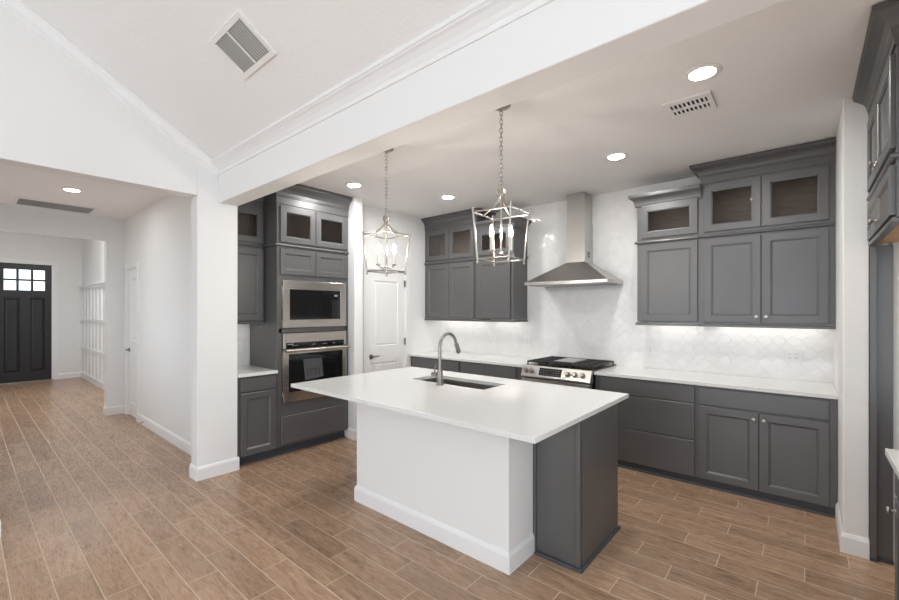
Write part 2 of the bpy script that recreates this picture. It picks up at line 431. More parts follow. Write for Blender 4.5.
# ---- doors
def panel_door(mb, x0, x1, z0, z1, y, t, panels, dep=0.012, bw=0.022):
    """slab in local axes, front at y facing -y, raised-panel recesses given as (x0,x1,z0,z1)."""
    xs = sorted({x0, x1} | {p[0] for p in panels} | {p[1] for p in panels})
    zz = sorted({z0, z1} | {p[2] for p in panels} | {p[3] for p in panels})
    for i in range(len(xs) - 1):
        for j in range(len(zz) - 1):
            a, b_, c, e = xs[i], xs[i + 1], zz[j], zz[j + 1]
            if any(abs(p[0] - a) < 1e-6 and abs(p[1] - b_) < 1e-6 and p[2] <= c + 1e-6 and p[3] >= e - 1e-6 for p in panels): continue
            mb.add([(a, y, c), (b_, y, c), (b_, y, e), (a, y, e)], [(0, 1, 2, 3)])
    for (a, b_, c, e) in panels:
        R = []
        for ins, dd in ((0, 0), (bw * 0.45, dep), (bw * 0.75, dep), (bw * 1.5, dep * 0.35)):
            R += [(a + ins, y + dd, c + ins), (b_ - ins, y + dd, c + ins), (b_ - ins, y + dd, e - ins), (a + ins, y + dd, e - ins)]
        fs = []
        for k in range(3):
            for q in range(4): fs.append((k * 4 + q, k * 4 + (q + 1) % 4, k * 4 + 4 + (q + 1) % 4, k * 4 + 4 + q))
        fs.append((12, 13, 14, 15)); mb.add(R, fs)
    mb.add([(x0, y, z0), (x1, y, z0), (x1, y, z1), (x0, y, z1), (x0, y + t, z0), (x1, y + t, z0), (x1, y + t, z1), (x0, y + t, z1)],
           [(4, 5, 6, 7), (0, 1, 5, 4), (1, 2, 6, 5), (2, 3, 7, 6), (3, 0, 4, 7)])
    return mb

def casing(mb, x0, x1, z1, w=0.068, y=0.0, t=0.018):
    mb.box(x0 - w, x0, y - t, y, 0, z1 + w).box(x1, x1 + w, y - t, y, 0, z1 + w).box(x0, x1, y - t, y, z1, z1 + w)
    return mb
def lever(parent, x, z, y, dirx, mat='pewter'):
    h = MB().lathe([(0.030, 0.0), (0.030, -0.010), (0.012, -0.014), (0.011, -0.045), (0.0, -0.047)], (x, y, z), 20, 'y')
    h.tube([(x, y - 0.042, z), (x + dirx * 0.03, y - 0.048, z + 0.002), (x + dirx * 0.11, y - 0.046, z + 0.006)], [0.009, 0.009, 0.006], 10)
    return h.build('lever_handle', mat, parent)
def hinge(parent, x, z, y):
    MB().box(x - 0.016, x + 0.016, y - 0.004, y, z - 0.045, z + 0.045).tube([(x, y - 0.006, z - 0.048), (x, y - 0.006, z + 0.048)], 0.006, 8).build('hinge', 'pewter', parent)

# front door (faces +x): local x runs along world +y
D1 = thing('door_1', 'black panelled front door with six small panes at the end of the hall', 'door', (-12.70, 0.39, 0), PI / 2); D1['kind'] = 'structure'
W = 0.965
lx = [(0.155, 0.335), (0.375, 0.555), (0.595, 0.775)]; lx = [(a + 0.05, b_ + 0.05) for a, b_ in lx]
m = MB()
zl = [(1.965, 2.165), (2.205, 2.405)]
m.box(0.035, 0.93, 0.03, 0.075, 2.405, 2.53)
for a, b_ in ((0.035, lx[0][0]), (lx[0][1], lx[1][0]), (lx[1][1], lx[2][0]), (lx[2][1], 0.93)): m.box(a, b_, 0.03, 0.075, 1.965, 2.405)
for a, b_ in lx: m.box(a, b_, 0.03, 0.075, 2.165, 2.205)
panel_door(m, 0.035, 0.93, 0.012, 1.965, 0.03, 0.045, [(0.21, 0.435, 0.225, 1.80), (0.60, 0.825, 0.225, 1.80)], 0.016, 0.03)
m.build('door_panel', 'black_paint', D1)
gm = MB()
for a, b_ in lx:
    for c, e in zl: gm.box(a, b_, 0.050, 0.054, c, e)
gm.build('window_pane', 'clear', D1)
MB().box(0.0, 0.035, -0.005, 0.12, 0, 2.55).box(0.93, 0.965, -0.005, 0.12, 0, 2.55).box(0.035, 0.93, -0.005, 0.12, 2.53, 2.55).build('door_frame', 'trim', D1)
casing(MB(), 0.0, 0.965, 2.55, 0.06).build('door_casing', 'trim', D1)
MB().box(0.0, 0.965, -0.01, 0.10, 0, 0.012).build('threshold', 'nickel', D1)
lever(D1, 0.09, 1.0, 0.03, -1)

# hall door (faces -y)
D2 = thing('door_2', 'white two-panel door in the right-hand hall wall', 'door', (-7.62, 1.60, 0)); D2['kind'] = 'structure'
m = panel_door(MB(), 0.018, 0.552, 0.015, 2.125, 0.015, 0.035, [(0.12, 0.45, 0.20, 0.92), (0.12, 0.45, 1.10, 1.98)])
m.build('door_panel', 'trim', D2)
casing(MB(), 0, 0.57, 2.14, 0.068).build('door_casing', 'trim', D2)
MB().box(0, 0.014, 0, 0.12, 0, 2.14).box(0.556, 0.57, 0, 0.12, 0, 2.14).box(0.014, 0.556, 0, 0.12, 2.128, 2.14).build('door_frame', 'trim', D2)
lever(D2, 0.075, 0.96, 0.015, 1)
for z in (0.32, 1.13, 1.93): hinge(D2, 0.556, z, 0.004)

# pantry door (faces +x)
D3 = thing('door_3', 'white two-panel pantry door beside the wall ovens', 'door', (-4.32, 3.42, 0), PI / 2); D3['kind'] = 'structure'
m = panel_door(MB(), 0.016, 0.664, 0.012, 2.06, 0.012, 0.035, [(0.13, 0.55, 0.20, 0.84), (0.13, 0.55, 1.06, 1.93)])
m.build('door_panel', 'trim', D3)
casing(MB(), 0, 0.68, 2.075, 0.062).build('door_casing', 'trim', D3)
MB().box(0, 0.013, 0, 0.10, 0, 2.075).box(0.667, 0.68, 0, 0.10, 0, 2.075).box(0.013, 0.667, 0, 0.10, 2.063, 2.075).build('door_frame', 'trim', D3)
lever(D3, 0.072, 0.93, 0.012, 1)
for z in (0.25, 1.10, 1.91): hinge(D3, 0.668, z, 0.0)

# ------------------------------------------------------------------ cabinet kit (local: front at y=0 facing -y, x to the right)
def shaker(mb, x0, x1, z0, z1, y, t=0.02, rail=0.058, glazed=False):
    e = 0.0022
    def rect(i, yy): return [(x0 + i, yy, z0 + i), (x1 - i, yy, z0 + i), (x1 - i, yy, z1 - i), (x0 + i, yy, z1 - i)]
    lv = [(0, y + t), (0, y + e), (e, y), (rail, y), (rail + 0.003, y + 0.004), (rail + 0.009, y + 0.005), (rail + 0.014, y + 0.011)]
    if glazed: lv = lv[:-1] + [(rail + 0.010, y + t)]
    vs = [p for i, yy in lv for p in rect(i, yy)]; fs = []
    for k in range(len(lv) - 1):
        for q in range(4): fs.append((k * 4 + q, k * 4 + (q + 1) % 4, k * 4 + 4 + (q + 1) % 4, k * 4 + 4 + q))
    L = (len(lv) - 1) * 4
    if glazed:
        for q in range(4): fs.append((q, L + q, L + (q + 1) % 4, (q + 1) % 4))
    else:
        fs.append((L, L + 1, L + 2, L + 3)); fs.append((3, 2, 1, 0))
    return mb.add(vs, fs)
def slab(mb, x0, x1, z0, z1, y, t=0.02):
    e = 0.003
    def rect(i, yy): return [(x0 + i, yy, z0 + i), (x1 - i, yy, z0 + i), (x1 - i, yy, z1 - i), (x0 + i, yy, z1 - i)]
    vs = rect(0, y + t) + rect(0, y + e) + rect(e, y); fs = [(3, 2, 1, 0), (8, 9, 10, 11)]
    for k in range(2):
        for q in range(4): fs.append((k * 4 + q, k * 4 + (q + 1) % 4, k * 4 + 4 + (q + 1) % 4, k * 4 + 4 + q))
    return mb.add(vs, fs)
def knob(parent, x, z, y):
    MB().lathe([(0.010, 0), (0.009, -0.003), (0.006, -0.006), (0.0055, -0.015), (0.012, -0.018), (0.015, -0.023), (0.013, -0.029), (0.0, -0.031)], (x, y, z), 18, 'y').build('knob', 'nickel', parent)
def door(parent, x0, x1, z0, z1, kind='panel', kn=None, rail=0.058, name='door'):
    o = shaker(MB(), x0, x1, z0, z1, -0.02, 0.0195, rail, kind == 'glass').build(name, 'cab', parent)
    if kind == 'glass':
        MB().box(x0 + rail + 0.004, x1 - rail - 0.004, -0.012, -0.009, z0 + rail + 0.004, z1 - rail - 0.004).build('glass_pane', 'glass', o)
    if kn: knob(o, kn[0], kn[1], -0.02)
    return o
def drawer(parent, x0, x1, z0, z1):
    return slab(MB(), x0, x1, z0, z1, -0.02, 0.0195).build('drawer_front', 'cab', parent)
def carcass(parent, w, d, z0, z1, zsplit=None, openings=(), name='body', stile=0.04):
    """closed box below zsplit; above it a hollow box with a face frame (openings: list of x0,x1,z0,z1)."""
    b_ = MB(); zt = z1 if zsplit is None else zsplit
    b_.box(0, w, 0, d, z0, zt)
    if zsplit is not None:
        t = 0.018
        b_.box(0, t, 0.019, d, zt, z1).box(w - t, w, 0.019, d, zt, z1).box(t, w - t, d - t, d, zt, z1).box(t, w - t, 0.019, d - t, z1 - t, z1)
        xs = [0] + [q for o in openings for q in (o[0], o[1])] + [w]
        zb, ze = openings[0][2], openings[0][3]
        b_.box(0, w, 0, 0.019, zt, zb).box(0, w, 0, 0.019, ze, z1)
        for i in range(0, len(xs), 2): b_.box(xs[i], xs[i + 1], 0, 0.019, zb, ze)
        o = b_.build(name, 'cab', parent)
        L = MB(); a = t + 0.001
        L.box(a, w - a, d - t - 0.004, d - t - 0.001, zt + 0.001, z1 - a).box(a, a + 0.003, 0.02, d - t - 0.004, zt + 0.001, z1 - a).box(w - a - 0.003, w - a, 0.02, d - t - 0.004, zt + 0.001, z1 - a)
        L.box(a, w - a, 0.02, d - t - 0.004, zt + 0.001, zt + 0.004).box(a, w - a, 0.02, d - t - 0.004, z1 - a - 0.003, z1 - a)
        L.build('interior_lining', 'inner', o)
        return o
    return b_.build(name, 'cab', parent)
def crown_prof(h, proj, frieze):
    c = h - frieze; f = 0.010
    return [(-0.004, 0), (f, 0), (f, frieze - 0.012), (f + 0.006, frieze - 0.008), (f + 0.006, frieze), (f + 0.010, frieze + 0.05 * c),
            (f + 0.012, frieze + 0.25 * c), (f + (proj - f) * 0.35, frieze + 0.45 * c), (f + (proj - f) * 0.70, frieze + 0.62 * c), (f + (proj - f) * 0.92, frieze + 0.72 * c),
            (proj - 0.004, frieze + 0.76 * c), (proj - 0.004, frieze + 0.82 * c), (proj, frieze + 0.84 * c), (proj, h), (-0.004, h)]
RAILP = [(-0.004, 0), (0.012, 0), (0.020, 0.006), (0.022, 0.014), (0.020, 0.022), (0.010, 0.028), (-0.004, 0.028)]
LRP = [(-0.02, 0), (0.010, 0), (0.014, 0.004), (0.014, 0.020), (0.008, 0.028), (-0.02, 0.028)]
def toe(parent, w, d, h=0.10, rec=0.075):
    MB().box(0, w, rec, d, 0, h).build('toe_kick', 'shoe', parent)
    MB().sweep([(0, rec), (w, rec)], [(0, 0), (0.014, 0), (0.013, 0.008), (0.006, 0.017), (0, 0.019)]).build('shoe_moulding', 'shoe', parent)
def strip_light(parent, x0, x1, y0, z):
    o = MB().box(x0, x1, y0, y0 + 0.028, z - 0.010, z).build('light_strip', 'plastic', parent)
    MB().box(x0 + 0.01, x1 - 0.01, y0 + 0.004, y0 + 0.024, z - 0.012, z - 0.0101).build('diffuser', 'strip', o)

# ---- wall cabinets on the range wall (face at Y=4.50, depth .342)
def upper(name, label, x0, x1, doors, zg1, zc0, zc1, frieze, proj, left_ret, right_ret, group, knobs=False, side_ext=0.0):
    w = x1 - x0; d = 0.342; zb = 1.39
    T = thing(name, label, 'cabinet', (x0, 4.50, 0), 0, group)
    ops = []
    n = len(doors)
    a0, a1 = doors[0][0] - x0, doors[-1][1] - x0
    ops = [(a0 + 0.02, a1 - 0.02, 2.275, zg1 - 0.02)]
    carcass(T, w, d, zb + 0.03, zc1 - 0.01, 2.22, ops)
    for i, (a, b_) in enumerate(doors):
        kn = None
        if knobs: kn = ((b_ - x0 - 0.03) if i == 0 else (a - x0 + 0.03), 1.485)
        door(T, a - x0, b_ - x0, 1.432, 2.192, 'panel', kn)
        door(T, a - x0, b_ - x0, 2.262, zg1, 'glass')
    if n == 2: MB().box(doors[0][1] - x0 - 0.008, doors[1][0] - x0 + 0.008, 0.0, 0.018, 2.275, zg1 - 0.02).build('mullion', 'cab', T)
    pth = [(0, 0), (w, 0)]
    if left_ret: pth = [(0, d - 0.012)] + pth
    if right_ret: pth = pth + [(w, d - 0.012)]
    MB().sweep(pth, crown_prof(zc1 - zc0, proj, frieze), zc0).build('crown_moulding', 'cab', T)
    MB().sweep(pth, RAILP, 2.210).build('rail_moulding', 'cab', T)
    MB().sweep(pth, LRP, 1.388).build('light_rail', 'cab', T)
    strip_light(T, 0.05, w - 0.05, d - 0.10, zb + 0.029)
    return T
UG = 'grey wall cabinets either side of the range hood'
upper('wall_cabinet', 'tall two-door grey wall cabinet next to the white wall end, round knobs below', -0.745, 0.176, [(-0.722, -0.298), (-0.291, 0.137)], 2.695, 2.715, 2.885, 0.075, 0.085, True, False, UG, True)
upper('wall_cabinet', 'lower single-door grey wall cabinet just right of the range hood', -1.315, -0.745, [(-1.276, -0.774)], 2.590, 2.585, 2.705, 0.012, 0.070, True, False, UG)
upper('wall_cabinet', 'tall two-door grey wall cabinet in the corner beside the pantry door', -4.318, -3.360, [(-4.285, -3.846), (-3.838, -3.399)], 2.695, 2.715, 2.885, 0.075, 0.085, False, True, UG)
upper('wall_cabinet', 'lower single-door grey wall cabinet just left of the range hood, behind the lantern', -3.360, -2.787, [(-3.330, -2.828)], 2.590, 2.585, 2.705, 0.012, 0.070, False, True, UG)

# ---- base cabinets on the range wall (face at Y=4.205)
YB = 4.205; DB = 4.842 - YB
def base(name, label, x0, x1, group='grey base cabinets along the range wall'):
    T = thing(name, label, 'cabinet', (x0, YB, 0), 0, group)
    carcass(T, x1 - x0, DB, 0.072, 0.884); toe(T, x1 - x0, DB, 0.072, 0.012); return T
BG = 'grey base cabinets along the range wall'
T = base('base_cabinet', 'grey base cabinet of three plain drawers right of the gas range', -1.635, -0.737)
for z0, z1 in ((0.722, 0.868), (0.398, 0.714), (0.075, 0.390)): drawer(T, 0.052, 0.889, z0, z1)
T = base('base_cabinet', 'grey base cabinet with one wide drawer over two knobbed doors', -0.737, 0.176)
drawer(T, 0.024, 0.868, 0.722, 0.868)
door(T, 0.024, 0.443, 0.078, 0.706, 'panel', (0.413, 0.655)); door(T, 0.449, 0.868, 0.078, 0.706, 'panel', (0.479, 0.655))
T = base('base_cabinet', 'grey base cabinet behind the faucet, in the corner beside the pantry door', -4.318, -3.40)
drawer(T, 0.045, 0.900, 0.722, 0.868); door(T, 0.045, 0.468, 0.105, 0.706); door(T, 0.474, 0.900, 0.105, 0.706)
T = base('base_cabinet', 'grey base cabinet between the corner unit and the gas range', -3.40, -2.442)
drawer(T, 0.018, 0.835, 0.722, 0.868); door(T, 0.018, 0.423, 0.105, 0.706); door(T, 0.429, 0.835, 0.105, 0.706)
tag(MB().box(-4.318, -2.436, 4.178, 4.842, 0.884, 0.914).build('countertop', 'quartz', None, 0.002), 'white quartz worktop running from the pantry wall to the range', 'countertop')
tag(MB().box(-1.639, 0.177, 4.178, 4.842, 0.884, 0.914).build('countertop', 'quartz', None, 0.002), 'white quartz worktop right of the range, below the knobbed wall cabinets', 'countertop')

# ---- oven wall: everything faces +x; local x = world y - 1.745
XT = -4.205; RZ = PI / 2
def oven_side(name, label, y0, group=None, x=XT): return thing(name, label, 'cabinet', (x, y0, 0), RZ, group)
y0 = 1.7455
T = oven_side('base_cabinet', 'narrow grey base cabinet between the white pier and the ovens', y0)
wn = 2.148 - y0
carcass(T, wn, 0.622, 0.10, 0.884); toe(T, wn, 0.622)
drawer(T, 0.03, 0.388, 0.735, 0.868); door(T, 0.03, 0.388, 0.105, 0.718)
tag(MB().box(-4.832, XT + 0.030, y0, 2.155 - 0.008, 0.884, 0.914).build('countertop', 'quartz', None, 0.002), 'short white quartz worktop between the white pier and the oven tower', 'countertop')
xu = -4.49
T = oven_side('wall_cabinet', 'narrow grey wall cabinet left of the ovens, half hidden by the white pier', y0, None, xu)
du = 4.832 - 0.0 + xu
carcass(T, wn, du, 1.42, 2.82, 2.22, [(0.05, 0.355, 2.275, 2.60)])
door(T, 0.02, 0.388, 1.432, 2.192); door(T, 0.02, 0.388, 2.262, 2.625, 'glass')
MB().sweep([(0, 0), (wn, 0)], crown_prof(0.17, 0.075, 0.05), 2.66).build('crown_moulding', 'cab', T)
MB().sweep([(0, 0), (wn, 0)], RAILP, 2.210).build('rail_moulding', 'cab', T)
MB().sweep([(0, 0), (wn, 0)], LRP, 1.392).build('light_rail', 'cab', T)
strip_light(T, 0.04, wn - 0.04, du - 0.17, 1.419)

yt = 2.150; wt = 3.041 - yt; dt = 0.622
T = oven_side('oven_cabinet', 'tall grey oven tower cabinet with glass doors above and a drawer at the foot', yt)
b_ = MB()
b_.box(0, 0.02, 0, dt, 0.10, 2.22).box(wt - 0.02, wt, 0, dt, 0.10, 2.22).box(0.02, wt - 0.02, dt - 0.02, dt, 0.10, 2.22)
for z0, z1 in ((0.10, 0.552), (1.298, 1.345), (1.862, 2.22)): b_.box(0.02, wt - 0.02, 0, dt - 0.02, z0, z1)
b_.box(0.02, 0.052, 0, 0.02, 0.552, 1.862).box(wt - 0.046, wt - 0.02, 0, 0.02, 0.552, 1.862)
b_.build('body', 'cab', T)
u = carcass(T, wt, dt, 2.2205, 2.875, 2.225, [(0.07, wt - 0.06, 2.28, 2.62)], 'upper_body'); toe(T, wt, dt)
dm = wt / 2
for a, c in ((0.032, dm - 0.003), (dm + 0.003, wt - 0.028)):
    door(T, a, c, 2.258, 2.640, 'glass'); door(T, a, c, 1.918, 2.190, 'panel', None, 0.05)
MB().box(dm - 0.012, dm + 0.012, 0.0, 0.018, 2.28, 2.62).build('mullion', 'cab', T)
drawer(T, 0.035, wt - 0.028, 0.128, 0.415)
MB().sweep([(0, 0.30), (0, 0), (wt, 0)], crown_prof(0.225, 0.085, 0.085), 2.660).build('crown_moulding', 'cab', T)
MB().sweep([(0, 0.28), (0, 0), (wt, 0)], RAILP, 2.212).build('rail_moulding', 'cab', T)

# built-in microwave
MW = thing('microwave', 'stainless built-in microwave with black window above the wall oven', 'microwave', (XT, yt, 1.345), RZ)
x0, x1, z0, z1 = 0.056, wt - 0.050, 0.006, 0.510
m = MB()
a0, a1, c0, c1 = x0 + 0.075, x1 - 0.075, z0 + 0.085, z1 - 0.092
m.box(x0, x1, -0.024, -0.002, z0, c0).box(x0, x1, -0.024, -0.002, c1, z1).box(x0, a0, -0.024, -0.002, c0, c1).box(a1, x1, -0.024, -0.002, c0, c1)
m.build('trim_frame', 'steel_warm', MW, 0.002)
MB().box(a0 + 0.002, a1 - 0.002, 0.0, 0.42, c0 + 0.002, c1 - 0.002).build('body', 'black_gloss', MW)
xd = a1 - 0.125
MB().box(a0 + 0.001, xd, -0.020, -0.001, c0 + 0.001, c1 - 0.001).build('door', 'black_glass', MW, 0.0015)
cp = MB().box(xd + 0.003, a1 - 0.001, -0.020, -0.001, c0 + 0.001, c1 - 0.001).build('control_panel', 'black_glass', MW, 0.0015)
MB().box(xd + 0.045, xd + 0.085, -0.0212, -0.0202, c1 - 0.065, c1 - 0.045).build('display', 'key', cp)
k = MB()
for r in range(7):
    for c in range(3): MB().box(xd + 0.022 + c * 0.034, xd + 0.036 + c * 0.034, -0.0208, -0.0202, c0 + 0.035 + r * 0.028, c0 + 0.041 + r * 0.028).build('key', 'vent_dark', cp)

# wall oven
OV = thing('wall_oven', 'stainless wall oven with bar handle below the microwave', 'oven', (XT, yt, 0.552), RZ)
x0, x1 = 0.056, wt - 0.050
for a in (x0, x1 - 0.030): MB().box(a, a + 0.030, -0.030, -0.002, 0.580, 0.742).build('end_cap', 'steel_warm', OV, 0.002)
cp = MB().box(x0 + 0.031, x1 - 0.031, -0.028, -0.002, 0.580, 0.742).build('control_panel', 'black_glass', OV, 0.002)
MB().box(x0 + 0.032, x1 - 0.032, -0.0295, -0.0282, 0.640, 0.740).build('upper_band', 'steel_warm', cp)
k = MB()
for xx in (0.10, 0.125, 0.15, 0.34, 0.36, 0.47, 0.49, 0.51, 0.60, 0.62): MB().box(x0 + xx, x0 + xx + 0.012, -0.0290, -0.0281, 0.605, 0.612).build('key', 'key', cp)
MB().box(x0 + 0.045, x0 + 0.115, -0.0290, -0.0281, 0.620, 0.628).build('display', 'key', cp)
m = MB()
m.box(x0, x1, -0.040, -0.012, 0.008, 0.115).box(x0, x1, -0.040, -0.012, 0.520, 0.572)
m.box(x0, x0 + 0.055, -0.040, -0.012, 0.115, 0.520).box(x1 - 0.055, x1, -0.040, -0.012, 0.115, 0.520)
dr = m.build('door', 'steel_warm', OV, 0.002)
MB().box(x0 + 0.054, x1 - 0.054, -0.0375, -0.014, 0.114, 0.521).build('window_pane', 'black_glass', dr)
h = MB().tube([(x0 + 0.005, -0.082, 0.556), (x1 + 0.012, -0.082, 0.556)], 0.016, 14)
h.box(x0 + 0.03, x0 + 0.055, -0.078, -0.0402, 0.545, 0.566).box(x1 - 0.055, x1 - 0.03, -0.078, -0.0402, 0.545, 0.566)
h.build('handle', 'steel_warm', dr)
MB().box(x0 + 0.03, x1 - 0.03, 0.0, 0.55, 0.01, 0.735).build('body', 'black_gloss', OV)
# paper folder lying against the oven glass
pp = MB()
px = XT + 0.0378
pp.add([(px, 2.428, 1.008), (px, 2.657, 1.002), (px, 2.676, 0.793), (px, 2.452, 0.774)] + [(px + 0.003, 2.428, 1.008), (px + 0.003, 2.657, 1.002), (px + 0.003, 2.676, 0.793), (px + 0.003, 2.452, 0.774)],
       [(0, 1, 2, 3), (7, 6, 5, 4), (0, 4, 5, 1), (1, 5, 6, 2), (2, 6, 7, 3), (3, 7, 4, 0)])
pap = tag(pp.build('paper_folder', 'paper'), 'dark grey paper folder stuck to the oven door glass', 'folder')
ink = MB()
for i in range(4): ink.box(px + 0.0031, px + 0.0036, 2.47 + i * 0.048, 2.488 + i * 0.048, 0.815, 0.88)
ink.box(px + 0.0031, px + 0.0036, 2.47, 2.632, 0.88, 0.895)
ink.build('printed_block', 'paper_ink', pap)

# ---- gas range
RX0, RX1 = -2.433, -1.642; RW = RX1 - RX0
R = thing('gas_range', 'stainless slide-in gas range with black grates beneath the hood', 'range', (RX0, 4.118, 0))
MB().box(0.004, RW - 0.004, 0.03, 0.720, 0.05, 0.895).build('body', 'black_gloss', R)
m = MB().prism([(-0.035, 0.800), (0.045, 0.800), (0.045, 0.925), (0.012, 0.925), (-0.035, 0.815)], 'x', 0.0, RW)
cp = m.build('control_panel', 'steel', R, 0.002)
nrm = Vector((0, -0.110, 0.047)).normalized(); tv = Vector((0, 0.047, 0.110)).normalized()
ctr = Vector((0, -0.0115, 0.870))
def onpanel(mb, x0, x1, h0, h1, lift): # thin block on the slanted control panel
    P = lambda x, h, l: tuple(Vector((x, ctr.y, ctr.z)) + tv * h + nrm * l)
    return mb.hexa([P(x0, h0, 0), P(x1, h0, 0), P(x1, h1, 0), P(x0, h1, 0)], [P(x0, h0, lift), P(x1, h0, lift), P(x1, h1, lift), P(x0, h1, lift)])
dsp = onpanel(MB(), 0.215, 0.475, -0.042, 0.044, 0.002).build('display', 'display', cp)
for r in range(3):
    for c in range(8):
        if r == 1 and c in (3, 4): continue
        onpanel(MB(), 0.235 + c * 0.029, 0.245 + c * 0.029, -0.028 + r * 0.024, -0.024 + r * 0.024, 0.0028).build('key', 'key', cp)
for x in (0.060, 0.130, 0.545, 0.625, 0.705):
    kk = MB(); base_ = Vector((x, ctr.y, ctr.z)) + nrm * 0.0005
    kk.tube([base_, base_ + nrm * 0.006, base_ + nrm * 0.007, base_ + nrm * 0.036, base_ + nrm * 0.040], [0.030, 0.030, 0.024, 0.023, 0.019], 20)
    kk.build('control_knob', 'pewter', cp)
dr = MB().box(0.004, RW - 0.004, -0.028, 0.028, 0.235, 0.785).build('oven_door', 'steel', R, 0.003)
MB().box(0.09, RW - 0.09, -0.0295, -0.0282, 0.33, 0.66).build('window_pane', 'black_glass', dr)
h = MB().tube([(0.03, -0.078, 0.735), (RW - 0.03, -0.078, 0.735)], 0.013, 12)
h.box(0.07, 0.09, -0.076, -0.0282, 0.727, 0.743).box(RW - 0.09, RW - 0.07, -0.076, -0.0282, 0.727, 0.743); h.build('handle', 'steel', dr)
MB().box(0.004, RW - 0.004, -0.026, 0.028, 0.06, 0.228).build('warming_drawer', 'steel', R, 0.003)
MB().box(0.0, RW, 0.046, 0.722, 0.896, 0.925).build('cooktop', 'black_gloss', R, 0.003)
for i, (x, y) in enumerate(((0.138, 0.22), (0.138, 0.54), (0.394, 0.38), (0.65, 0.22), (0.65, 0.54))):
    MB().lathe([(0.058, 0.9252), (0.056, 0.932), (0.045, 0.935), (0.045, 0.941), (0.0, 0.944)], (x, y, 0), 24).build('burner', 'black_iron', R)
for x0, x1 in ((0.012, 0.264), (0.268, 0.520), (0.524, 0.776)):
    gmb = MB(); zt0, zt1 = 0.950, 0.966; bw = 0.012; ya, yb = 0.085, 0.690
    for y in (ya, yb - bw): gmb.box(x0, x1, y, y + bw, zt0, zt1)
    for x in (x0, x1 - bw): gmb.box(x, x + bw, ya, yb, zt0, zt1)
    for j in range(1, 8): y = ya + j * (yb - ya) / 8; gmb.box(x0, x1, y - 0.005, y + 0.005, zt0 + 0.002, zt1)
    xm = (x0 + x1) / 2; gmb.box(xm - 0.006, xm + 0.006, ya, yb, zt0, zt1)
    for x in (x0, x1 - bw):
        for y in (ya, (ya + yb) / 2 - 0.006, yb - bw): gmb.box(x, x + bw, y, y + bw, 0.9252, zt0)
    gmb.build('grate', 'black_iron', R)
MB().box(0.280, 0.508, 0.21, 0.57, 0.9665, 0.974).build('griddle_plate', 'steel', R, 0.003)

# ---- chimney hood
HD = thing('range_hood', 'stainless pyramid range hood with tall chimney against the tiled wall', 'range hood', (-2.055, 4.842, 1.83))
hw, hd = 0.49, 0.49
rim = MB().box(-hw, hw, -hd, 0, 0.0, 0.036); rimo = rim.build('rim', 'steel', HD, 0.002)
for i in range(5): MB().lathe([(0.007, 0), (0.007, -0.003), (0, -0.004)], (-0.06 + i * 0.03, -hd - 0.0002, 0.018), 14, 'y').build('button', 'pewter', rimo)
cw, cd, co = 0.112, 0.235, 0.03
MB().hexa([(-hw, -hd, 0.0362), (hw, -hd, 0.0362), (hw, 0, 0.0362), (-hw, 0, 0.0362)], [(co - cw, -cd, 0.262), (co + cw, -cd, 0.262), (co + cw, 0, 0.262), (co - cw, 0, 0.262)]).build('canopy', 'steel', HD)
MB().box(co - cw, co + cw, -cd, 0, 0.2622, 0.72).build('lower_chimney', 'steel', HD, 0.0015)
up = MB().box(co - cw + 0.005, co + cw - 0.005, -cd + 0.005, 0, 0.72, ZC - 1.83 - 0.001).build('upper_chimney', 'steel', HD, 0.0015)
vs = MB()
for i in range(5): vs.box(co + cw - 0.001, co + cw + 0.001, -0.16, -0.09, 0.318 + i * 0.014, 0.326 + i * 0.014)
vs.build('side_vent', 'dark_slot', HD)
MB().box(-hw + 0.05, hw - 0.05, -hd + 0.05, -0.05, -0.006, -0.0005).build('filter_panel', 'pewter', HD)

# ------------------------------------------------------------------ island
IS = thing('kitchen_island', 'kitchen island with white front wall and dark grey end cabinet', 'kitchen island', (-2.05, 2.55, 0))
def off(mb): mb.v = [(x + 2.05, y - 2.55, z) for x, y, z in mb.v]; return mb
off(MB().box(-2.768, -1.325, 2.085, 2.375, 0, 0.884)).build('knee_wall', 'wall', IS, 0.004, label='white painted front wall')
off(MB().sweep([(-2.768, 2.375), (-2.768, 2.085), (-1.325, 2.085), (-1.325, 2.375)], BP)).build('baseboard', 'trim', IS)
# cabinet box with a well for the sink
c = MB(); x0, x1, ya, yb = -2.766, -1.022, 2.3755, 3.03
c.box(x0, x1, ya, yb, 0.0, 0.62).box(x0, -2.80 + 0.05, ya, yb, 0.62, 0.884).box(-1.90, x1, ya, yb, 0.62, 0.884)
c.box(-2.75, -1.90, ya, 2.655, 0.62, 0.884).box(-2.75, -1.90, 3.018, yb, 0.62, 0.884)
off(c).build('cabinet_box', 'cab', IS, 0, label='dark grey cabinet box')
off(MB().box(-1.0215, -1.010, 2.395, 3.012, 0.02, 0.882)).build('end_panel', 'cab', IS, 0.002)
off(MB().box(-1.320, -1.302, 2.366, 2.3754, 0.02, 0.882).box(-1.040, -1.010, 2.366, 2.3754, 0.02, 0.882)).build('corner_trim', 'cab', IS, 0.002)
off(MB().sweep([(-1.305, 2.366), (-1.010, 2.366), (-1.010, 3.03)], [(0, 0), (0.014, 0), (0.013, 0.008), (0.006, 0.017), (0, 0.019)])).build('shoe_moulding', 'shoe', IS)
for i, (a, b_) in enumerate(((-2.74, -2.33), (-2.32, -1.91), (-1.90, -1.48), (-1.47, -1.05))):
    sh = shaker(MB(), -b_, -a, 0.11, 0.86, -3.05, 0.0195); sh.v = [(-x, -y, z) for x, y, z in sh.v]; off(sh).build('door', 'cab', IS)

